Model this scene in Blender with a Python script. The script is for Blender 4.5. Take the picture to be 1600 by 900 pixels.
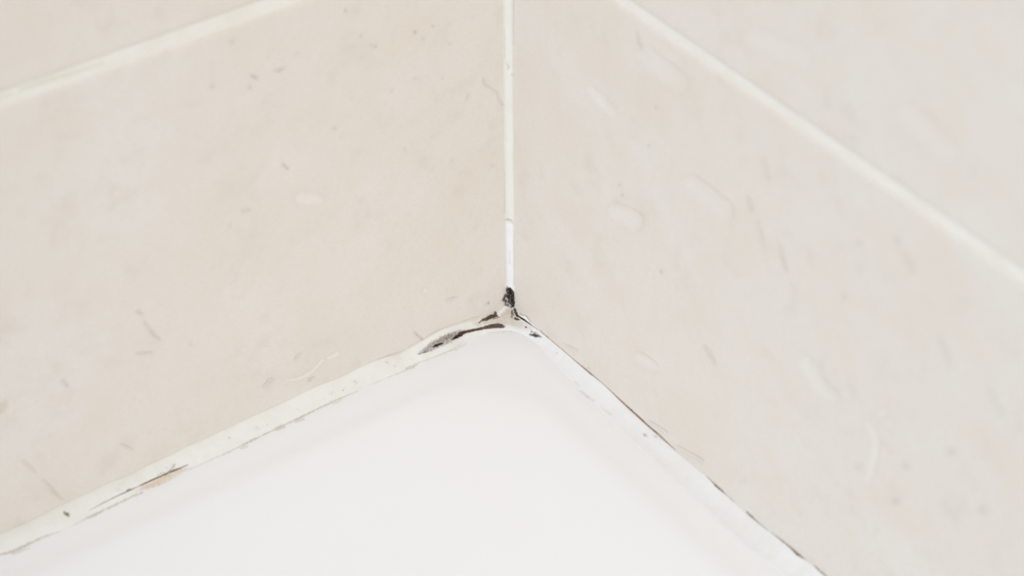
import bpy, math, random
from mathutils import Vector, noise
from mathutils.bvhtree import BVHTree

# ---------------------------------------------------------------- clearing
for o in list(bpy.data.objects):
    bpy.data.objects.remove(o, do_unlink=True)
scene = bpy.context.scene
C = scene.collection
random.seed(7)

# ---------------------------------------------------------------- camera (the wall corner is the origin, bath deck is z = 0)
F_PX = 3735.50776
PITCH, YAW, ROLL, DIST, SU, SV = 0.658887639, 0.960033041, -0.00950457937, 1.08103911, 6.70592944e-04, 1.12044307e-02
Fw = Vector((math.cos(YAW) * math.cos(PITCH), math.sin(YAW) * math.cos(PITCH), -math.sin(PITCH)))
R0 = Fw.cross(Vector((0, 0, 1))).normalized()
U0 = R0.cross(Fw)
Rt = R0 * math.cos(ROLL) + U0 * math.sin(ROLL)
Up = -R0 * math.sin(ROLL) + U0 * math.cos(ROLL)
CAM = -Fw * DIST + Rt * SU + Up * SV
from mathutils import Matrix
cd = bpy.data.cameras.new('camera')
cam = bpy.data.objects.new('camera', cd); C.objects.link(cam)
M = Matrix((Rt, Up, -Fw)).transposed().to_4x4(); M.translation = CAM
cam.matrix_world = M
cd.sensor_width = 36.0
cd.lens = F_PX / 1600 * 36.0
cd.clip_start = 0.01
cd.dof.use_dof = True
cd.dof.focus_distance = 1.06
cd.dof.aperture_fstop = 7.5
scene.camera = cam

# ---------------------------------------------------------------- world, lamps, exposure
w = bpy.data.worlds.new('world'); scene.world = w; w.use_nodes = True
bg = w.node_tree.nodes['Background']
bg.inputs[0].default_value = (0.99, 0.985, 0.962, 1); bg.inputs[1].default_value = 0.65
def area(name, loc, target, size, power, col):
    l = bpy.data.lights.new(name, 'AREA'); l.shape = 'RECTANGLE'; l.size, l.size_y = size
    l.energy = power; l.color = col
    o = bpy.data.objects.new(name, l); C.objects.link(o); o.location = loc
    o.rotation_euler = (Vector(target) - Vector(loc)).to_track_quat('-Z', 'Y').to_euler()
    return o
sp = bpy.data.lights.new('added_corner_spot', 'SPOT')       # added unseen spot aimed at the corner, so light fades to the far left
sp.energy = 77; sp.color = (1.0, 0.975, 0.945); sp.spot_size = math.radians(23); sp.spot_blend = 1.0; sp.shadow_soft_size = 0.12
so = bpy.data.objects.new('added_corner_spot', sp); C.objects.link(so); so.location = (-0.75, -1.5, 1.9)
so.rotation_euler = (Vector((-0.0, -0.10, 0.07)) - so.location).to_track_quat('-Z', 'Y').to_euler()
area('window_daylight', (-2.4, -1.3, 0.9), (0, -0.2, 0.1), (1.3, 1.3), 29, (0.72, 0.9, 1.12))
vs = scene.view_settings
scene.display_settings.display_device = 'sRGB'
vs.view_transform = 'Standard'; vs.look = 'None'; vs.gamma = 1.0; vs.use_curve_mapping = False
vs.exposure = -0.125

# ---------------------------------------------------------------- helpers
def ray(x, y):
    return (Fw * F_PX + Rt * (x - 800) + Up * (450 - y)).normalized()
def on_plane(x, y, axis, value=0.0):
    d = ray(x, y); t = (value - CAM[axis]) / d[axis]
    return CAM + d * t
def wall_pt(x, y):                      # a point on whichever tiled wall the sight line meets
    return on_plane(x, y, 1) if x <= 795.5 else on_plane(x, y, 0)
def deck_pt(x, y):
    return on_plane(x, y, 2)
def srgb(r, g, b):
    f = lambda c: (c / 255 / 12.92) if c / 255 <= 0.04045 else ((c / 255 + 0.055) / 1.055) ** 2.4
    return (f(r), f(g), f(b), 1)

def arm_of(p):                           # 1 beside the right wall, 0 beside the left wall
    k = (p[0] - p[1]) / 0.03 + 0.5
    return 0.0 if k < 0 else 1.0 if k > 1 else k
class MB:
    def __init__(s): s.v = []; s.f = []; s.m = []; s.a = []; s.arm = []
    def vert(s, p, a=0.0, arm=None):
        s.v.append(Vector(p)); s.a.append(a); s.arm.append(arm_of(p) if arm is None else arm); return len(s.v) - 1
    def face(s, ids, m=0): s.f.append(tuple(ids)); s.m.append(m)
    def build(s, name, mats, parent=None, smooth=True):
        me = bpy.data.meshes.new(name); me.from_pydata([tuple(p) for p in s.v], [], s.f)
        for m in mats: me.materials.append(m)
        for p, mi in zip(me.polygons, s.m):
            p.material_index = mi; p.use_smooth = smooth
        at = me.attributes.new('coverage', 'FLOAT', 'POINT')
        for i, a in enumerate(s.a): at.data[i].value = a
        at = me.attributes.new('arm', 'FLOAT', 'POINT')
        for i, a in enumerate(s.arm): at.data[i].value = a
        me.update()
        o = bpy.data.objects.new(name, me); C.objects.link(o)
        if parent: o.parent = parent
        return o

# ---------------------------------------------------------------- materials
def new_mat(name):
    m = bpy.data.materials.new(name); m.use_nodes = True
    nt = m.node_tree; b = nt.nodes['Principled BSDF']
    return m, nt, b
def mix(nt, fac, a, b, blend='MIX'):
    n = nt.nodes.new('ShaderNodeMix'); n.data_type = 'RGBA'; n.blend_type = blend
    for sock, v in ((n.inputs[0], fac), (n.inputs[6], a), (n.inputs[7], b)):
        if hasattr(v, 'links') or isinstance(v, bpy.types.NodeSocket): nt.links.new(v, sock)
        else: sock.default_value = v
    return n.outputs[2]
def noise_fac(nt, scale, detail, rough, lo, hi, stretch=(1, 1, 1), offset=(0, 0, 0)):
    tc = nt.nodes.new('ShaderNodeTexCoord'); mp = nt.nodes.new('ShaderNodeMapping')
    mp.inputs['Scale'].default_value = stretch; mp.inputs['Location'].default_value = offset
    nt.links.new(tc.outputs['Object'], mp.inputs[0])
    n = nt.nodes.new('ShaderNodeTexNoise'); n.inputs['Scale'].default_value = scale
    n.inputs['Detail'].default_value = detail; n.inputs['Roughness'].default_value = rough
    nt.links.new(mp.outputs[0], n.inputs[0])
    r = nt.nodes.new('ShaderNodeMapRange'); r.clamp = True; r.interpolation_type = 'SMOOTHSTEP'
    r.inputs[1].default_value = lo; r.inputs[2].default_value = hi
    nt.links.new(n.outputs[0], r.inputs[0])
    return r.outputs[0]
def bump(nt, b, height, strength, dist):
    n = nt.nodes.new('ShaderNodeBump'); n.inputs['Strength'].default_value = strength
    n.inputs['Distance'].default_value = dist
    nt.links.new(height, n.inputs['Height']); nt.links.new(n.outputs[0], b.inputs['Normal'])

def tile_surface(nt, b, base, warm, cool, dark):
    c = mix(nt, noise_fac(nt, 26, 5, 0.62, 0.42, 0.66), base, warm)
    c = mix(nt, noise_fac(nt, 21, 4, 0.6, 0.47, 0.70, offset=(3.1, 1.7, 5.2)), c, cool)
    c = mix(nt, noise_fac(nt, 75, 4, 0.6, 0.50, 0.80, offset=(9.1, 4.7, 1.2)), c, dark)
    c = mix(nt, noise_fac(nt, 420, 2, 0.5, 0.45, 0.9, stretch=(1, 1, 2.5)), c, dark)
    b.inputs['Roughness'].default_value = 0.42
    b.inputs['Specular IOR Level'].default_value = 0.28
    bump(nt, b, noise_fac(nt, 160, 3, 0.5, 0.3, 0.7), 0.12, 0.0006)
    return c
TILE = (srgb(228, 219, 208), srgb(227, 216, 203), srgb(229, 221, 212), srgb(222, 212, 200))
def tile_material(name):
    m, nt, b = new_mat(name)
    nt.links.new(tile_surface(nt, b, *TILE), b.inputs['Base Color'])
    return m
def seal_surface(nt, b, c1=srgb(229, 226, 219), c2=srgb(227, 223, 214), w1=srgb(231, 229, 227), w2=srgb(230, 228, 225)):
    """silicone: clean white where 'arm' is 1, a little creamier where it is 0"""
    f = noise_fac(nt, 140, 4, 0.6, 0.4, 0.7)
    cream = mix(nt, f, c1, c2)
    white = mix(nt, f, w1, w2)
    at = nt.nodes.new('ShaderNodeAttribute'); at.attribute_name = 'arm'
    b.inputs['Roughness'].default_value = 0.4
    b.inputs['Specular IOR Level'].default_value = 0.3
    bump(nt, b, noise_fac(nt, 420, 3, 0.5, 0.3, 0.7), 0.1, 0.0004)
    return mix(nt, at.outputs['Fac'], cream, white)
M_TILE_L = tile_material('beige_tile')
M_TILE_R = M_TILE_L

def plain(name, base, other, rough, scale, spec=0.3, bstr=0.1, bdist=0.0004, lo=0.4, hi=0.7):
    m, nt, b = new_mat(name)
    f = noise_fac(nt, scale, 4, 0.6, lo, hi)
    nt.links.new(mix(nt, f, base, other), b.inputs['Base Color'])
    b.inputs['Roughness'].default_value = rough
    b.inputs['Specular IOR Level'].default_value = spec
    bump(nt, b, noise_fac(nt, scale * 3, 3, 0.5, 0.3, 0.7), bstr, bdist)
    return m
M_GROUT = plain('cream_grout', srgb(236, 231, 221), srgb(232, 226, 213), 0.85, 60)
M_SEAL, _nt, _b = new_mat('white_silicone')
_nt.links.new(seal_surface(_nt, _b), _b.inputs['Base Color'])
M_JOINT, _nt, _b = new_mat('joint_silicone')
_nt.links.new(seal_surface(_nt, _b, srgb(230, 226, 215), srgb(227, 222, 211), srgb(235, 231, 227), srgb(236, 233, 228)), _b.inputs['Base Color'])
M_TUB = plain('white_enamel', srgb(239, 238, 238), srgb(239, 237, 237), 0.38, 9, spec=0.25, bstr=0.02, bdist=0.0005)
M_BACK = plain('grey_mortar', srgb(180, 175, 168), srgb(165, 160, 152), 0.9, 30)

def stain_mat(name, col, col2, scale, rough=0.85, grain=0.0, gscale=1500, under=None):
    """alpha comes from the 'coverage' attribute, broken up by fine grain"""
    m, nt, b = new_mat(name)
    c = mix(nt, noise_fac(nt, scale, 4, 0.6, 0.35, 0.65), col, col2)
    b.inputs['Roughness'].default_value = rough
    b.inputs['Specular IOR Level'].default_value = 0.1
    u = None
    if under == 'tile': u = tile_surface(nt, b, *TILE)
    if under == 'seal': u = seal_surface(nt, b)
    at = nt.nodes.new('ShaderNodeAttribute'); at.attribute_name = 'coverage'
    out = at.outputs['Fac']
    if grain > 0:
        g = noise_fac(nt, gscale, 2, 0.6, 0.36, 0.60)
        k = nt.nodes.new('ShaderNodeMath'); k.operation = 'MULTIPLY_ADD'
        k.inputs[1].default_value = grain; k.inputs[2].default_value = 1 - grain
        nt.links.new(g, k.inputs[0])
        mu = nt.nodes.new('ShaderNodeMath'); mu.operation = 'MULTIPLY'
        nt.links.new(out, mu.inputs[0]); nt.links.new(k.outputs[0], mu.inputs[1]); out = mu.outputs[0]
    if u:                                  # a thin stain lets the surface it lies on show through
        nt.links.new(mix(nt, out, u, c), b.inputs['Base Color'])
    else:
        nt.links.new(c, b.inputs['Base Color']); nt.links.new(out, b.inputs['Alpha'])
    return m
M_MOULD = stain_mat('black_mould', srgb(22, 13, 8), srgb(52, 36, 25), 1100, grain=0.35)
M_MOULDB = stain_mat('brown_mould', srgb(76, 58, 45), srgb(104, 84, 68), 700, grain=0.25)
M_MOULDG = stain_mat('grey_mould', srgb(72, 48, 40), srgb(112, 86, 74), 900, grain=0.35, under='seal')
M_OLIVE = stain_mat('olive_grime', srgb(98, 84, 60), srgb(140, 126, 100), 1200, grain=0.6)
M_CRACK = stain_mat('dark_crack_dirt', srgb(118, 96, 80), srgb(148, 128, 110), 400, grain=0.3, gscale=400)
M_RUST = stain_mat('rusty_brown_dirt', srgb(150, 112, 78), srgb(176, 142, 108), 300, grain=0.3, gscale=400)
M_TAN = stain_mat('tan_residue', srgb(208, 184, 160), srgb(218, 200, 180), 300, grain=0.2, under='seal')
M_LIME = stain_mat('pale_lime_residue', srgb(206, 194, 170), srgb(214, 202, 184), 300, grain=0.15, gscale=500)
M_BEIGE = stain_mat('beige_dirt_and_shade', srgb(188, 170, 150), srgb(198, 182, 163), 300, grain=0.1, under='seal')  # beige dirt, with the shade of the bead's hollow corner painted in
M_VEIN = stain_mat('tile_vein', srgb(164, 152, 140), srgb(180, 166, 150), 200, under='tile')
M_VEINW = stain_mat('tile_pale_vein', srgb(242, 238, 232), srgb(238, 234, 226), 200, under='tile')
M_JDIRT = stain_mat('joint_dirt', srgb(196, 182, 166), srgb(206, 194, 178), 200)
M_YELLOW = stain_mat('yellowed_grout', srgb(214, 202, 160), srgb(220, 210, 178), 200)
M_FLAKE = plain('white_silicone_flake', srgb(243, 236, 230), srgb(238, 230, 222), 0.4, 200)

# ---------------------------------------------------------------- marks lying on a surface
ALL_V, ALL_F = [], []
def register(o):
    b = len(ALL_V)
    ALL_V.extend(v.co.copy() for v in o.data.vertices)
    ALL_F.extend([b + i for i in p.vertices] for p in o.data.polygons)
def seg_d(px, py, ax, ay, bx, by):
    dx, dy = bx - ax, by - ay; L = dx * dx + dy * dy
    t = 0 if L == 0 else max(0, min(1, ((px - ax) * dx + (py - ay) * dy) / L))
    return math.hypot(px - ax - t * dx, py - ay - t * dy), t
def density(x, y, strokes, jag, soft, js):
    """strokes: lists of (x, y, radius, strength); edges are broken up by noise"""
    best = 0
    n = noise.noise(Vector((x * js, y * js, 3.3))) * jag + noise.noise(Vector((x * js * 2.7, y * js * 2.7, 8.3))) * jag * 0.6
    for st in strokes:
        if len(st) == 1: st = [st[0], st[0]]
        for a, b in zip(st[:-1], st[1:]):
            d, t = seg_d(x, y, a[0], a[1], b[0], b[1])
            r = a[2] + (b[2] - a[2]) * t; s = a[3] + (b[3] - a[3]) * t
            k = (r + n * min(1.0, r) - d) / soft + 0.5
            k = 0 if k < 0 else 1 if k > 1 else k
            best = max(best, s * k * k * (3 - 2 * k))
    return best
def mark_into(mb, strokes, bvh, step=0.7, jag=0.8, soft=1.5, js=0.35, lift=0.00008, slot=0):
    xs = [p[0] for s in strokes for p in s]; ys = [p[1] for s in strokes for p in s]
    pad = max(p[2] for s in strokes for p in s) + soft + jag * 1.5
    x0, x1, y0, y1 = min(xs) - pad, max(xs) + pad, min(ys) - pad, max(ys) + pad
    nx, ny = int((x1 - x0) / step) + 2, int((y1 - y0) / step) + 2
    den = {}
    for j in range(ny):
        for i in range(nx):
            k = density(x0 + i * step, y0 + j * step, strokes, jag, soft, js)
            if k > 0.004: den[(i, j)] = k
    cells = set()
    for (i, j) in den:
        for c in ((i, j), (i - 1, j), (i, j - 1), (i - 1, j - 1)): cells.add(c)
    ids = {}
    def vid(i, j):
        if (i, j) not in ids:
            d = ray(x0 + i * step, y0 + j * step)
            h, nrm, _, dist = bvh.ray_cast(CAM, d)
            if h is None: ids[(i, j)] = None
            else:
                if nrm.dot(d) > 0: nrm = -nrm
                ids[(i, j)] = (mb.vert(h + nrm * lift, den.get((i, j), 0.0)), h)
        return ids[(i, j)]
    for (i, j) in cells:
        q = [vid(i, j), vid(i, j + 1), vid(i + 1, j + 1), vid(i + 1, j)]
        if None in q: continue
        if max((q[k][1] - q[(k + 1) % 4][1]).length for k in range(4)) > 0.004: continue
        mb.face([t[0] for t in q], slot)
def mark(name, parent, strokes, mat, label=None, thin=1.0, **kw):
    strokes = [[(x, y, r, k * thin) for x, y, r, k in st] for st in strokes]
    mb = MB(); mark_into(mb, strokes, BVH, **kw)
    o = mb.build(name, [mat], parent)
    if label: o['label'] = label
    return o

# ---------------------------------------------------------------- walls: rows of 20 x 40 cm tiles, grout between
TH, TW = 0.2, 0.4
def tile_wall(name, along, tile_mat, marks_dark, marks_pale, marks_yellow, JOINT):
    """along: 0 = wall in the plane y = 0 running to -x; 1 = wall in the plane x = 0 running to -y"""
    def P(s, z, depth):                       # s = distance from the corner, depth = out of the wall
        return (-s, -depth, z) if along == 0 else (-depth, -s, z)
    mb = MB()
    flip = along == 1
    def quad(a, b, c, d, m): mb.face((a, d, c, b) if flip else (a, b, c, d), m)
    prof = [(0.0, -0.0030), (0.0, -0.0013), (0.0002, -0.0008), (0.0008, -0.00035), (0.0018, -0.00010), (0.0030, 0.0)]
    rows = [(-TH * 2, -TH - 0.03), (-TH - 0.03, -0.03), (-0.03, TH), (TH, 2 * TH), (2 * TH, 3 * TH), (3 * TH, 4 * TH), (4 * TH, 5 * TH)]
    for (z0, z1) in rows:
        for k in range(3):
            s0, s1 = k * TW, (k + 1) * TW
            a0, a1, b0, b1 = s0 + JOINT / 2, s1 - JOINT / 2, z0 + JOINT / 2, z1 - JOINT / 2
            if k == 0: a0 = 0.0004
            loops = []
            for ins, dep in prof:
                i0 = 0 if k == 0 else ins
                loops.append([mb.vert(P(*q, dep)) for q in ((a0 + i0, b0 + ins), (a1 - ins, b0 + ins), (a1 - ins, b1 - ins), (a0 + i0, b1 - ins))])
            for A, B in zip(loops[:-1], loops[1:]):
                for i in range(4):
                    j = (i + 1) % 4
                    quad(A[j], A[i], B[i], B[j], 0)
            L = loops[-1]
            quad(L[3], L[2], L[1], L[0], 0)
    # grout bed and the masonry behind it
    zb, zt, se, g = -2 * TH, 5 * TH, 3 * TW, -0.0007
    f = [mb.vert(P(s, z, g)) for s, z in ((-0.003, zb), (se, zb), (se, zt), (-0.003, zt))]
    r = [mb.vert(P(s, z, -0.1)) for s, z in ((-0.003, zb), (se, zb), (se, zt), (-0.003, zt))]
    quad(f[3], f[2], f[1], f[0], 1); quad(r[0], r[1], r[2], r[3], 2)
    for i in range(4):
        j = (i + 1) % 4; quad(f[i], f[j], r[j], r[i], 2)
    bv = BVHTree.FromPolygons(mb.v, mb.f)
    for dens, slot in ((marks_dark, 3), (marks_pale, 4), (marks_yellow, 5)):
        for k, (strokes, soft, jag) in enumerate(dens):
            mark_into(mb, strokes, bv, step=1.6 if soft > 6 else 0.9, jag=jag, soft=soft, js=0.12, lift=0.00005 + 0.000003 * k, slot=slot)
    o = mb.build(name, [tile_mat, M_GROUT, M_BACK, M_VEIN, M_VEINW, M_YELLOW], smooth=False)
    o['kind'] = 'structure'
    return o

def S(*pts): return [pts]
left_dark = []
for x, y, r, s in [(540, 17, 2.6, .38), (564, 56, 2.2, .3), (586, 72, 3.4, .3), (580, 70, 2.5, .25), (648, 50, 2.6, .42), (676, 41, 2.2, .3), (703, 69, 1.8, .26),
                   (612, 142, 2.2, .24), (648, 123, 1.5, .24), (691, 123, 1.5, .22), (523, 201, 2.8, .26), (390, 137, 3.2, .3),
                   (465, 84, 2.0, .22), (633, 234, 1.6, .22), (706, 251, 1.6, .22), (769, 259, 1.4, .22), (362, 65, 3.5, .2), (332, 135, 3.2, .2),
                   (298, 539, 1.8, .22), (359, 353, 2.6, .2), (662, 60, 1.4, .2), (763, 473.5, 1.5, .85), (758, 476, .8, .3)]:
    left_dark.append((S((x, y, r, s)), 3.0, 0.8))
left_dark += [
    (S((393, 118, 1.6, .5), (401, 122, 1.8, .4)), 2.6, .8),
    (S((429, 111, 1.2, .35), (437, 110, 2.2, .42), (444, 105, .8, .25)), 2.6, .8),
    (S((443, 257, 1.6, .5), (449, 264, 1.6, .42)), 2.2, .6),
    (S((755, 122, .6, .3), (757, 132, .8, .42), (762, 135, .6, .3), (776, 144, .7, .36), (780, 157, .6, .3), (785, 164, 1.0, .5)), 1.4, .4),
    (S((733, 146, .7, .26), (729, 156, .7, .3)), 1.4, .4),
    (S((380, 331, 1.2, .22), (389, 328, 1.6, .3)), 2.2, .6),
    (S((214, 487, 1.4, .3), (220, 490, 1.8, .34)), 2.4, .6),
    (S((225, 504, 1.0, .34), (231, 511, .8, .3), (240, 523, 1.3, .4), (249, 531, 1.0, .3)), 2.0, .6),
    (S((214, 553, .8, .3), (236, 551, 1.0, .26)), 2.0, .6),
    (S((98, 596, 1.6, .34), (105, 603, 1.6, .34)), 2.4, .6),
    (S((482, 595, 1.4, .45), (490, 590, .8, .3)), 1.8, .6),
    (S((461, 562, .8, .18), (468, 553, .6, .16)), 1.6, .5),
    (S((67, 751, .8, .36), (79, 762, .6, .26), (85, 770, 1.3, .5), (97, 781, .7, .34)), 1.6, .4),
    (S((36, 720, .8, .18), (54, 738, .7, .18)), 2.0, .5),
    (S((191, 695, .6, .26), (206, 703, .6, .24)), 1.8, .4),
    (S((647, 518, .5, .55), (651, 523, .6, .75), (660, 531, .6, .85)), 1.0, .2),
    (S((424, 595, 2.2, .18), (414, 604, 1.2, .18)), 3.0, 1.0),
    (S((700, 470, 1.0, .2), (712, 465, 1.0, .2)), 2.5, 1.0),
]
left_pale = [
    (S((447, 594, 1.0, .35), (466, 592, 2.0, .45), (483, 584, 1.6, .5), (495, 573, 1.4, .5), (504, 563, 1.6, .5)), 2.4, .6),
    (S((512, 560, 1.5, .4), (528, 553, 2.6, .45)), 3.0, .8),
    (S((470, 310, 7, .3), (494, 312, 6, .26)), 9, 2),
    (S((664, 454, 2.5, .4)), 4, 1),
]
left_yellow = [(S((30, 141, 3.0, .13), (60, 130, 3.6, .2), (100, 118, 3.0, .17), (160, 99, 2.6, .08)), 9, .3),
               (S((-8, 155, 3.0, .1), (18, 146, 3.0, .1)), 8, .3),
               (S((-2, 638, 9, .2), (6, 634, 7, .18)), 8, 1.5)]
right_dark = []
for x, y, r, s in [(968, 289, 1.4, .5), (972, 305, 1.6, .45), (1025, 168, 2.2, .3), (1014, 228, 2.4, .3), (1033, 424, 3.0, .3),
                   (1199, 278, 3.0, .2), (1319, 463, 4.0, .2), (919, 575, 1.3, .5), (1487, 706, 5.0, .22), (1414, 729, 4.0, .24),
                   (1399, 783, 6.0, .24), (1536, 796, 7.0, .2), (1343, 380, 3.5, .2), (1339, 731, 4, .16)]:
    right_dark.append((S((x, y, r, s)), 3.2 if r < 4 else 7, 0.9))
right_dark += [
    (S((995, 52, 1.0, .2), (998, 66, 1.8, .34), (1003, 78, 1.4, .25)), 4, .8),
    (S((1218, 384, 1.2, .22), (1222, 402, 1.6, .32), (1229, 424, 1.3, .28)), 4, .8),
    (S((1169, 312, 1.4, .24), (1174, 328, 1.8, .28)), 5, 1),
    (S((1190, 250, 1.5, .16), (1199, 280, 2.0, .18)), 6, 1),
    (S((1101, 542, 1.8, .3), (1108, 553, 2.0, .34), (1116, 568, 1.0, .25)), 4, .8),
    (S((1401, 372, 2.4, .22), (1404, 384, 2.4, .22)), 6, 1),
    (S((1412, 398, 1.8, .16), (1424, 424, 1.8, .18)), 7, 1),
    (S((1467, 528, 1.6, .16), (1482, 568, 2.2, .18)), 8, 1),
    (S((1183, 350, 1.2, .16), (1190, 378, 1.2, .16)), 6, 1),
    (S((1545, 610, 1.6, .14), (1562, 650, 2.0, .14)), 8, 1),
    (S((884, 541, .8, .25), (900, 548, .8, .2)), 3, .5),
    (S((1015, 660, .8, .16), (1040, 676, .8, .14)), 4, .5),
    (S((1060, 700, 1.2, .14), (1095, 720, 1.2, .12)), 5, .5),
]
right_pale = [
    (S((922, 140, 4, .3), (940, 160, 6, .4), (957, 176, 5, .3)), 9, 2),
    (S((1255, 566, 8, .22), (1275, 600, 8, .26), (1300, 622, 6, .2)), 14, 3),
    (S((1355, 661, 3, .3), (1367, 684, 4, .34), (1366, 710, 4, .3), (1355, 752, 4, .22)), 8, 2),
    (S((1377, 646, 4, .35), (1384, 644, 3, .3)), 6, 1),
    (S((1010, 90, 10, .16), (1060, 130, 10, .16)), 16, 3),
    (S((1180, 60, 12, .16), (1250, 90, 12, .16)), 18, 3),
    (S((1420, 180, 14, .16), (1480, 240, 12, .16)), 18, 3),
    (S((1000, 560, 5, .2), (1020, 575, 5, .2)), 10, 2),
    (S((960, 330, 8, .26), (990, 345, 10, .22)), 12, 3),
    (S((1080, 290, 10, .2), (1130, 330, 10, .2)), 16, 3),
]
wall_l = tile_wall('wall_left', 0, M_TILE_L, left_dark, left_pale, left_yellow, 0.0054)
wall_r = tile_wall('wall_right', 1, M_TILE_R, right_dark, right_pale, [], 0.0039)

# ---------------------------------------------------------------- bathtub: flat deck, rolled inner edge, sloping basin
def rounded_loop(x0, x1, y0, y1, r, z, n=20):
    pts = []
    for cx, cy, a0 in ((x1 - r, y1 - r, 0), (x0 + r, y1 - r, 90), (x0 + r, y0 + r, 180), (x1 - r, y0 + r, 270)):
        for i in range(n + 1):
            a = math.radians(a0 + 90 * i / n)
            pts.append((cx + r * math.cos(a), cy + r * math.sin(a), z))
    return pts
TX0, TX1, TY0, TY1 = -1.15, -0.0012, -0.70, -0.0012
mb = MB()
BASIN_ANGLE = 13
loops = [(0.0, 0.007, -0.40), (0.0, 0.007, -0.0022), (0.0003, 0.0068, -0.0011), (0.0011, 0.0062, -0.0003), (0.0022, 0.0056, 0.0),
         (0.012, 0.022, 0.0), (0.020, 0.034, 0.00005)]
loops[-1] = (0.0165, 0.030, 0.0)
for ins_, z_ in ((0.019, 0.00006), (0.0215, 0.00022), (0.024, 0.00036), (0.0265, 0.00038), (0.029, 0.00018), (0.0315, -0.00018)):
    loops.append((ins_, 0.010 + ins_ * 1.1, z_))
# gentle fall from the rolled rim, then the steeper side and the flat floor of the basin
ins, z, ang, rad = 0.0315, -0.00018, 8.0, 0.0447
def fall(steps, ds, a1, dr):
    global ins, z, ang, rad
    a0 = ang
    for i in range(steps):
        ang = a0 + (a1 - a0) * (i + 1) / steps
        ins += ds * math.cos(math.radians(ang)); z -= ds * math.sin(math.radians(ang)); rad += dr
        loops.append((ins, rad, z))
fall(8, 0.004, BASIN_ANGLE, 0.0015)
fall(14, 0.006, BASIN_ANGLE, 0.002)
fall(12, 0.005, 58, 0.001)
fall(8, 0.022, 58, 0.001)
fall(10, 0.008, 0, 0.001)
prev = None
for ins_, r_, z_ in loops:
    cur = [mb.vert(p) for p in rounded_loop(TX0 + ins_, TX1 - ins_, TY0 + ins_, TY1 - ins_, r_, z_)]
    if prev:
        for i in range(len(cur)):
            j = (i + 1) % len(cur); mb.face((prev[i], prev[j], cur[j], cur[i]))
    prev = cur
mb.face(prev)
tub = mb.build('bathtub', [M_TUB])
tub['label'] = 'glossy white bathtub corner with narrow flat rim sloping into the basin'
tub['category'] = 'bathtub'

# ---------------------------------------------------------------- silicone bead round the bath
pairs = [(-420, 1031, -405, 1068), (-200, 928, -190, 963), (-40, 853, -34, 887), (0, 834, 2, 867), (50, 812, 48, 848), (100, 787, 97, 829.5), (125, 775, 137, 808), (175, 752, 187, 786), (200, 742, 225, 769),
         (235, 725, 258, 753), (275, 706, 294, 734), (300, 693.5, 320, 723), (337, 677, 358, 705), (390, 652, 405, 683), (440, 630, 455, 661), (490, 605, 503, 637),
         (540, 585, 557, 612), (565, 572, 585, 600), (597, 559, 615, 588), (627, 550, 643, 575), (660, 532, 675, 561), (690, 515, 705, 547), (714, 507, 727, 534),
         (735, 501, 745, 526), (753, 497, 760, 521), (765, 493, 772, 518.5), (775, 489, 783, 517), (786, 481, 791, 516.5), (795, 472, 799, 516.8), (804, 481, 807, 518.5),
         (815, 491, 816, 522), (826, 500, 825, 527), (836, 510, 833, 533), (846, 518, 842, 541), (862, 533, 853, 554), (880, 548, 868, 571), (910, 573, 896, 599), (940, 598, 924, 627),
         (980, 636, 962, 667), (1018, 670, 1000, 702), (1056, 704, 1037, 736), (1080, 724, 1060, 757), (1107, 746, 1086, 780), (1134, 772, 1112, 806), (1160, 795, 1138, 830), (1188, 819, 1166, 855), (1207, 833, 1185, 870),
         (1232, 851, 1210, 889), (1257, 873, 1234, 909), (1273, 884, 1250, 922), (1291, 900, 1266, 938), (1340, 943, 1312, 982), (1460, 1048, 1430, 1090), (1640, 1205, 1608, 1250)]
U = [wall_pt(a, b) for a, b, c, d in pairs]
L = [deck_pt(c, d) for a, b, c, d in pairs]
def catmull(P, n):
    out = []
    for i in range(len(P) - 1):
        p0 = P[max(0, i - 1)]; p1 = P[i]; p2 = P[i + 1]; p3 = P[min(len(P) - 1, i + 2)]
        seg = (p2 - p1).length
        m1 = (p2 - p0) * (seg / max(1e-6, (p2 - p0).length)); m2 = (p3 - p1) * (seg / max(1e-6, (p3 - p1).length))
        for k in range(n):
            t = k / n; t2 = t * t; t3 = t2 * t
            out.append(p1 * (2 * t3 - 3 * t2 + 1) + m1 * (t3 - 2 * t2 + t) + p2 * (-2 * t3 + 3 * t2) + m2 * (t3 - t2))
    out.append(P[-1]); return out
NS = 14
US, LS = catmull(U, NS), catmull(L, NS)
mb = MB(); NT = 12; prev = None
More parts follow.
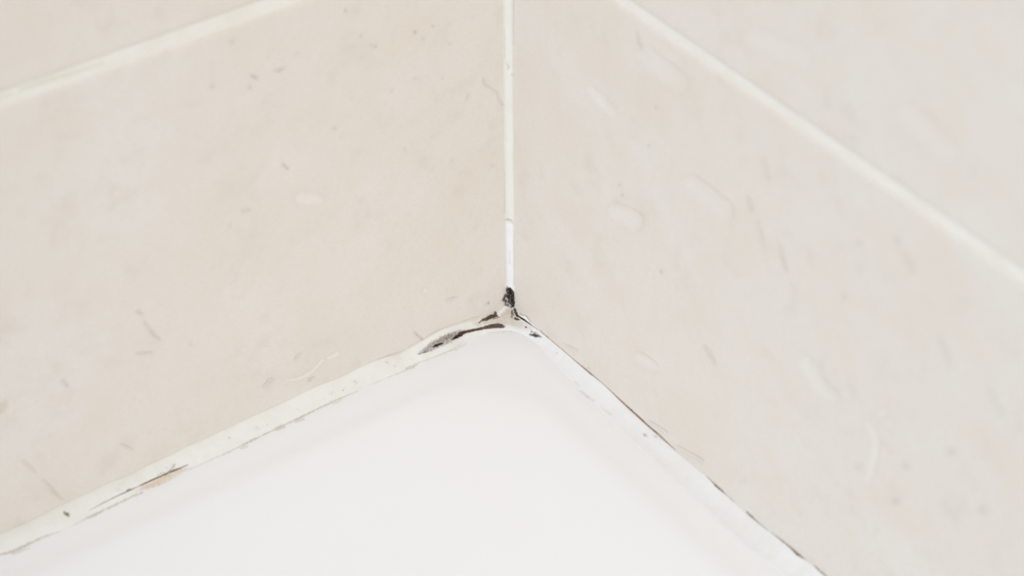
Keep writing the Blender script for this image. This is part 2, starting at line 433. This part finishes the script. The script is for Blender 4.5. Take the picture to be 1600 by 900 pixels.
for i, (u, l) in enumerate(zip(US, LS)):
    u, l = u.copy(), l.copy()
    q = i / NS
    # small wobble of the hand-tooled edges
    wob = noise.noise(Vector((q * 2.3, 1.1, 0))) * 0.00025
    # 'on the left' the upper edge lies on y = 0, 'on the right' on x = 0
    base = Vector((min(u.x, 0), min(u.y, 0), 0))
    if u.x > u.y: u.x = 0.0
    else: u.y = 0.0
    out = Vector((-1 if u.x > u.y - 1e-9 else 0, -1 if u.y > u.x - 1e-9 else 0, 1)).normalized()
    chord = (l - u)
    along = (US[min(i + 1, len(US) - 1)] - US[max(i - 1, 0)])
    nrm = chord.cross(along)
    if nrm.dot(CAM) < 0: nrm = -nrm
    nrm.normalize()
    corner = math.exp(-((q - 28.0) / 4.5) ** 2)
    amp = 0.00055 * (1 - corner) - 0.0007 * corner
    arm = min(1.0, max(0.0, (q - 30) / 3))       # the right arm is tooled hollow and runs out flat on the bath
    amp = amp * (1 - arm) - 0.0006 * arm
    ring = []
    for k in range(NT + 1):
        t = k / NT
        h = math.sin(math.pi * t) * amp + 0.00022 * math.sin(math.pi * t) ** 0.5 * (1 - arm * 0.85)
        h += 0.00012 * noise.noise(Vector((q * 1.6, t * 3, 5))) * math.sin(math.pi * t)
        p = u.lerp(l, t) + nrm * (h + wob * math.sin(math.pi * t))
        ring.append(mb.vert(p))
    # buried back of the bead, in the gap between tile and bath
    back_u = Vector((u.x + (0.0003 if u.x == 0 else 0), u.y + (0.0003 if u.y == 0 else 0), u.z - 0.0002))
    ring.insert(0, mb.vert(back_u))
    ring.append(mb.vert(Vector((l.x, l.y, -0.0003))))
    ring.append(mb.vert(Vector((u.x + (0.0002 if u.x == 0 else 0), u.y + (0.0002 if u.y == 0 else 0), -0.0006))))
    if prev:
        n = len(ring)
        for k in range(n):
            j = (k + 1) % n; mb.face((prev[k], prev[j], ring[j], ring[k]))
    else: mb.face(ring)
    prev = ring
mb.face(prev[::-1])
bead = mb.build('silicone_sealant', [M_SEAL])
bead['label'] = 'white silicone sealant bead along both walls round the bathtub rim, spotted with mould'
bead['category'] = 'sealant'

# ---------------------------------------------------------------- upright joint in the wall corner
mb = MB(); prev = None
zs = []
zz = on_plane(795, 478, 1).z
z_nick = on_plane(795, 343.5, 1).z
while zz < 1.0:
    zs.append(zz); zz += 0.0012 if zz < 0.22 else 0.02
z_bits = [on_plane(795, 103, 1).z]
for z in zs:
    n1 = noise.noise(Vector((z * 60, 0.3, 0))); n2 = noise.noise(Vector((z * 45, 7.3, 0)))
    wide = 0.00018 if z > z_nick else 0.0
    a = 0.0022 + wide + n1 * 0.00018; b = 0.0031 + wide * 1.5 + n2 * 0.00022
    sink = 0.75 * math.exp(-((z - z_nick) / 0.0013) ** 2) + 0.6 * math.exp(-((z - z_bits[0]) / 0.0025) ** 2)
    bul = (0.00075 + 0.0002 * noise.noise(Vector((z * 120, 2, 0)))) * (1 - sink)
    pa, pb = Vector((-a, 0, z)), Vector((0, -b, z))
    nrm = Vector((-b, -a, 0)).normalized()
    ring = [mb.vert(Vector((-a, 0.0004, z)))]
    for k in range(9):
        t = k / 8
        ring.append(mb.vert(pa.lerp(pb, t) + nrm * (bul * math.sin(math.pi * t) ** 0.7 if 0 < k < 8 else 0)))
    ring.append(mb.vert(Vector((0.0004, -b, z))))
    ring.append(mb.vert(Vector((0.0004, 0.0004, z))))
    if prev:
        n = len(ring)
        for k in range(n):
            j = (k + 1) % n; mb.face((prev[j], prev[k], ring[k], ring[j]))
    else: mb.face(ring)
    prev = ring
mb.face(prev[::-1])
for k, p in enumerate(mb.v): mb.arm[k] = 1.0 if p.z < z_nick else 0.0
joint = mb.build('corner_joint', [M_JOINT])
joint['label'] = 'narrow upright white joint running down the corner where the two tiled walls meet'
joint['category'] = 'sealant'

for o in (wall_l, wall_r, tub, bead, joint): register(o)
BVH = BVHTree.FromPolygons(ALL_V, ALL_F)

# ---------------------------------------------------------------- mould and dirt on the upright joint
mark('mould_patch', joint, [[(793.5, 449.5, 1.2, .55), (796, 453, 4.0, .95), (799, 459, 4.6, 1), (800, 466, 4.0, 1), (801.5, 472, 3.4, 1), (801.5, 477, 2.6, 1)],
                            [(795, 453, 4.0, .9), (797, 462, 5.0, .95), (799, 470, 4.6, .9)]], M_MOULD,
     'black mould patch', step=.45, jag=1.6, soft=1.6, js=.45, lift=.00014)
mark('mould_speckle', joint, [[(790, 461, 1.8, .8), (788, 465, 2.2, .85), (786.5, 469, 2.0, .8), (790, 470, 2.2, .85), (790, 475, 1.8, .8), (794, 478, 1.6, .7), (800, 479.5, 1.0, .7)],
                              [(789, 461, 1.0, .6), (791, 460, 1.0, .6)], [(793, 471, 2.5, .55), (796, 476, 2.5, .4)]], M_MOULDB,
     'patchy brown mould speckle', step=.4, jag=2.6, soft=1.2, js=.8, lift=.0001)
mark('dirt_mark', joint, [[(790.5, 98, .8, .15), (795, 104, 1.4, .26), (793, 108, 1.0, .2)]], M_JDIRT, step=.6, jag=.5, soft=2)
mark('dirt_mark', joint, [[(790, 343, 1.0, .2), (794, 342.5, 2.0, .3), (799, 344, 1.4, .22), (802, 350, .8, .2)]], M_JDIRT, step=.6, jag=.5, soft=2.2)
mark('dirt_mark', joint, S((799.5, 115, 1.1, .24), (800.5, 118, 1.0, .2)), M_JDIRT, step=.6, jag=.5, soft=2)
for st in ([(788.5, 44, .7, .12), (788.8, 90, .7, .15)], [(788.6, 270, .4, .1), (788.6, 332, .6, .2)], [(802.6, 360, .5, .18), (803, 445, .7, .22)], [(803, 0, .8, .18), (802.6, 70, .6, .12)],
           [(796.6, 392, .3, .2), (796.4, 412, .5, .25)]):
    mark('dirt_line', joint, [st], M_JDIRT, step=.6, jag=.3, soft=1.4)

# ---------------------------------------------------------------- mould and dirt on the silicone round the bath
mark('corner_dirt_shade', bead, [[(800, 482, 4, .55), (794, 488, 6, .85), (787, 494, 6, .8), (800, 495, 6, .8), (812, 500, 5, .5)], [(742, 507, 3, .3), (756, 503, 4.5, .5), (778, 500, 6.5, .62), (800, 503, 7, .6), (814, 507, 6, .5), (830, 513, 5, .3)]],
     M_BEIGE, 'beige dirt and painted shade in the hollow corner of the bead', step=.8, jag=1.5, soft=6, js=.2, lift=.00005)
mark('mould_patch', bead, [[(751, 502, 1.0, .7), (756, 499.5, 1.8, .9), (761, 498, 2.8, .95), (767, 495, 3.4, 1), (773, 493, 3.2, 1), (776, 494, 2.0, .8)],
                           [(773, 487.5, 1.2, .8), (775, 491, 1.6, .9)], [(748.5, 504, .8, .6), (751, 502, .8, .5)], [(771, 498, 1.0, .6), (779, 495, 1.0, .55)]], M_MOULDB,
     'brown mould patch left of the corner', step=.4, jag=1.9, soft=1.2, js=.6, lift=.00012)
mark('mould_streak', bead, [[(653, 553.5, .8, .35), (664, 547, 3.2, .65), (676, 540, 5.6, .72), (690, 532, 5.2, .8), (703, 525, 4.6, .85), (716, 519, 3.2, .6), (726, 516, 1.2, .4)],
                            [(660, 551, 1.2, .6), (676, 545, 2.4, .66), (700, 533, 3.0, .66), (712, 527.5, 2.6, .6), (722, 523, 1.2, .4)]], M_MOULDG,
     'long smeared grey mould streak', step=.55, jag=1.8, soft=4.0, js=.28, lift=.00008)
mark('mould_core', bead, [[(677, 542, 1.0, .85), (681, 540, 1.6, 1), (686, 538, 1.5, 1), (691, 536, .9, .8)], [(707, 530, 1.2, .8), (713, 526.5, 2.4, .95), (720, 522, 3.0, 1), (727, 518.5, 1.9, .9), (738, 516.5, 1.5, .8), (752, 514, 1.2, .6)],
                          [(655, 553.5, .7, .4), (668, 548.5, .9, .4)]], M_MOULD, 'dark core of the smeared mould streak', step=.45, jag=1.1, soft=1.7, js=.5, lift=.00012)
mark('mould_streak', bead, [[(718, 521.5, 2.2, .85), (732, 517.5, 1.8, .9), (746, 514.5, 1.7, .9), (758, 512, 2.2, .9), (768, 509.8, 3.2, .92), (778, 509, 3.6, .92), (785, 510.2, 2.8, .85), (789, 510.5, .8, .5)]], M_MOULDB,
     'curved brown mould streak at the inner corner', step=.45, jag=.8, soft=1.8, js=.4, lift=.00014)
mark('mould_patch', bead, [[(800, 486, 1.6, .6), (801, 491, 2.4, .65)], [(803, 481, 1.2, .7), (804.5, 485, 2.2, 1), (806.5, 489, 2.4, 1), (808, 493, 2.0, .9)], [(800, 495, 1.2, .45)], [(806, 498, 2.0, .8), (810, 499.5, 1.6, .8)], [(812, 491, 1.0, .55), (815, 491.5, .7, .5)]],
     M_MOULDB, 'olive brown mottled mould right of the corner', step=.45, jag=1.8, soft=1.2, js=.7, lift=.00012)
mark('crack_line', bead, [[(807.5, 492.5, .9, .8), (813, 496, 1.1, .95), (819, 499.8, 1.2, .95), (825, 504, .9, .9), (832, 509, .5, .6), (842, 516, .4, .4)]], M_MOULD,
     'short black crack beside the corner', step=.4, jag=.3, soft=1.1, lift=.00016)
for sx, sy, r, s in [(822, 511.3, 1.4, .85), (831, 518.3, 1.3, .7), (829.5, 521, .9, .5), (870, 552, .8, .5)]:
    mark('mould_spot', bead, S((sx, sy, r, s)), M_MOULDB, step=.4, jag=.5, soft=1.1, js=.6, lift=.00012)
mark('mould_patch', bead, [[(827, 523, .7, .5), (832, 523.5, 1.8, .85), (837, 524.5, 2.6, .95), (842, 525, 1.6, .85), (846, 527, .6, .5)], [(834, 519.5, .8, .5), (840, 521, .7, .4)]], M_MOULDB,
     'small brown mould patch on the right arm of the bead', step=.4, jag=1.2, soft=1.4, js=.6, lift=.00012)
mark('mould_spot', bead, [[(100, 800, 1.2, .7), (102, 803, 2.0, .85), (105.5, 802, 1.4, .8)], [(104, 804, 1.6, .8), (107.5, 807, 1.2, .7), (108.5, 804, .8, .5)]], M_OLIVE,
     'dark starry mould spot at the left', step=.4, jag=1.4, soft=1.6, js=.7, lift=.00012)
mark('crack_line', bead, [[(140, 797.5, .3, .5), (160, 786.5, .5, .7), (180, 776.5, .55, .75), (200, 767.5, .8, .85), (215, 760.5, .6, .7), (224, 756.5, 1.0, .85), (240, 749, 1.2, .9), (252, 744, 1.1, .85), (266, 737.5, 1.6, .9), (278, 733, 1.3, .8), (294, 726, .5, .6)],
                          [(198, 767, .8, .7), (203, 764.5, 1.2, .7)]], M_CRACK, 'long thin dark crack along the bead', step=.45, jag=.5, soft=1.1, lift=.0001)
mark('mould_speckle', bead, [[(247, 742, 1.2, .55)], [(252, 740.5, 1.2, .6)], [(256, 739, 1, .55)], [(260, 731, .9, .5)], [(267, 734, .7, .6), (273, 726, .8, .75)], [(263, 737, 1, .6), (267, 734, .9, .6)], [(185, 765, .8, .35)], [(187, 757, .6, .3)], [(268, 726, .6, .5)]],
     M_MOULDG, 'loose grey specks over the crack', step=.4, jag=.9, soft=1.2, js=.6, lift=.0001)
mark('tan_residue', bead, [[(213, 768, 1.2, .6), (224, 763, 3.0, .85), (240, 756.5, 4.2, .9), (255, 749.5, 4.6, .9), (268, 743, 4.0, .9), (282, 736.5, 2.6, .85), (295, 731.5, .9, .6)]], M_TAN,
     'tan residue under the crack', step=.6, jag=1.2, soft=1.8, js=.3, lift=.00006)
mark('lime_residue', bead, [[(-6, 868, 1.3, .7), (20, 862, 2.4, .75), (40, 852.5, 2.4, .7), (60, 842.5, 1.6, .65), (80, 834.5, 1.2, .6), (95, 830.5, .6, .4)], [(20, 866, 1.4, .4), (45, 857, 1.2, .3)]], M_LIME,
     'pale grime along the lower edge at the left', step=.6, jag=1.2, soft=2.4, js=.2, lift=.00016, thin=0.6)
mark('lime_residue', bead, [[(115, 821, .6, .35), (135, 810.5, 1.4, .6), (148, 804.5, 2.4, .65), (165, 796, 1.6, .6), (185, 786.5, 1.4, .65), (205, 777, 1.6, .6), (222, 770, 1.4, .6)]], M_LIME, step=.6, jag=1.4, soft=2.0, js=.25, lift=.00016, thin=0.6)
mark('lime_residue', bead, [[(294, 734.5, .5, .5), (320, 723, .6, .55), (350, 710, .6, .6), (378, 696.5, 1.0, .65), (390, 690, 2.0, .65), (405, 683, 1.0, .7), (436, 667.5, 1.5, .75), (450, 661, 1.2, .75), (470, 652, 1.5, .75), (490, 642, 1.1, .8), (515, 630, .9, .75), (540, 619, .9, .7), (558, 612, .5, .5)],
                            [(376, 701, 1.8, .35), (386, 698, 1.6, .3)], [(434, 671, 2.0, .5), (444, 668, 1.8, .45)], [(462, 659, 1.8, .4), (475, 655, 1.4, .4)], [(520, 632, 1.2, .3), (535, 625, 1, .3)]], M_LIME,
     'long pale lime line along the lower edge', step=.6, jag=1.0, soft=1.8, js=.25, lift=.00016, thin=0.6)
mark('lime_residue', bead, [[(583, 599.5, .4, .35), (610, 588, .5, .4), (632, 579.5, .7, .45), (655, 566, .6, .4), (668, 562, 1.0, .3), (715, 544, 2.2, .3), (728, 537, 1.6, .2)], [(636, 575.5, 2.6, .5), (645, 573, 2.8, .5), (651, 569, 1.6, .4)], [(760, 520, 1.8, .16), (785, 517.5, 1.8, .2), (800, 517.5, 1.4, .16)]], M_LIME,
     'faint greenish lime smudge by the mould streak', step=.6, jag=1.3, soft=2.4, js=.2, lift=.00016, thin=0.6)
for sx, sy, r, s in [(358, 684.3, .9, .5), (401, 668, .8, .35), (418, 663.8, .8, .35), (404, 670, .8, .25), (518, 615, .8, .4), (519.5, 612.5, .6, .3), (536, 609.8, 1.0, .5), (539, 605.2, .7, .35),
                     (553.5, 596, .9, .45), (556.5, 598, .8, .45), (604, 566.2, .9, .5), (617, 572, .9, .4), (465, 640, .7, .25)]:
    mark('dirt_speck', bead, S((sx, sy, r, s)), M_MOULDG, step=.45, jag=.4, soft=1.3, js=.6, lift=.00009)
for st in ([(636, 543, .4, .12), (660, 529.5, .5, .2), (685, 515.5, .5, .22), (705, 507, .5, .18), (735, 498, .6, .2), (748, 494, .8, .18)], [(590, 561.5, .8, .12), (612, 553, 1.2, .15), (626, 549, .6, .15)]):
    mark('dirt_line', bead, [st], M_JDIRT, step=.6, jag=.4, soft=1.6, lift=.00008)
mark('crack_line', bead, [[(844, 516.5, .7, .5), (850, 522, .9, .55), (860, 530.5, .5, .5), (880, 547, .45, .5), (898, 563, .5, .65), (912, 574.5, .9, .8), (926, 586, .8, .7), (940, 597.5, .5, .45), (955, 611, .5, .6), (967, 623, .9, .85), (984, 638.5, 1.1, .95), (1000, 653, 1.2, .95), (1012, 664.5, 1.1, .95), (1026, 676, 1.1, .95), (1040, 689, .8, .8), (1056, 703.5, .5, .4)]], M_RUST,
     'rusty brown dirt line between bead and right wall', step=.5, jag=.3, soft=1.2, lift=.00012)
for st in ([(914, 576.5, .4, .5), (925, 586.5, .5, .6)], [(975, 631, .35, .5), (992, 646.5, .5, .6), (1010, 663, .4, .6), (1028, 678.5, .5, .6)]):
    mark('crack_line', bead, [st], M_CRACK, step=.45, jag=.2, soft=1.0, lift=.00016)
mark('crack_line', bead, [[(1104, 744, .4, .4), (1113, 753, .9, .7), (1119, 759.5, 1.5, .85), (1127, 766, 1.2, .8), (1135, 773, .5, .6), (1147, 784, .4, .3)], [(1167, 800, 1.3, .5), (1174, 806.5, 1.5, .55), (1184, 815.5, .7, .5), (1200, 828, .5, .3)], [(1205, 831.5, .5, .4), (1220, 843.5, 1.0, .6), (1234, 854.5, 1.1, .7), (1246, 866, 2.0, .95), (1253, 870.5, 1.2, .9), (1259, 873.5, .5, .5)], [(1272, 883, .7, .6), (1280, 891, 1.2, .7), (1292, 901, 1.0, .7), (1310, 917, .8, .5)]],
     M_CRACK, 'grey brown dirt line low on the right wall edge', step=.5, jag=.7, soft=1.5, lift=.00012)
for sx, sy, r, s in [(1008, 680, 1.8, .6), (1005.5, 678.5, 1.0, .4), (1025, 682.3, 1.2, .6), (1021, 680.5, .8, .4), (1011, 681.5, 1.1, .5)]:
    mark('mould_spot', bead, S((sx, sy, r, s)), M_MOULDG, step=.4, jag=.7, soft=1.7, js=.6, lift=.0001)
mark('lime_residue', bead, [[(897, 596, .6, .35), (905, 604, .6, .3)], [(908, 612, 1.6, .25), (918, 620, 2.2, .4), (928, 627, 1.4, .3)], [(940, 638, 1.0, .2), (954, 648, 1.2, .28)]], M_LIME,
     'faint grime on the lower edge of the right arm', step=.6, jag=1.2, soft=3, js=.2, lift=.00016, thin=0.6)
# torn flake of silicone curling off beside the short crack
mb = MB()
fl = [(811.5, 491.5), (814, 493), (817, 494), (820.5, 493.5), (823, 495.2), (824.2, 498), (827.5, 501.5), (829.5, 504.5), (825.5, 502.6), (821, 499), (816.5, 496.2), (813.5, 494.6)]
pts = []
for x, y in fl:
    h, nrm, _, dd = BVH.ray_cast(CAM, ray(x, y)); pts.append(h - ray(x, y) * 0.0006)
low = [mb.vert(p) for p in pts]; top = [mb.vert(p - ray(820, 498) * 0.0003) for p in pts]
mb.face(top); mb.face(low[::-1])
for i in range(len(fl)):
    j = (i + 1) % len(fl); mb.face((low[i], low[j], top[j], top[i]))
fo = mb.build('silicone_flake', [M_FLAKE], bead, smooth=False); fo['label'] = 'torn white flake of silicone'
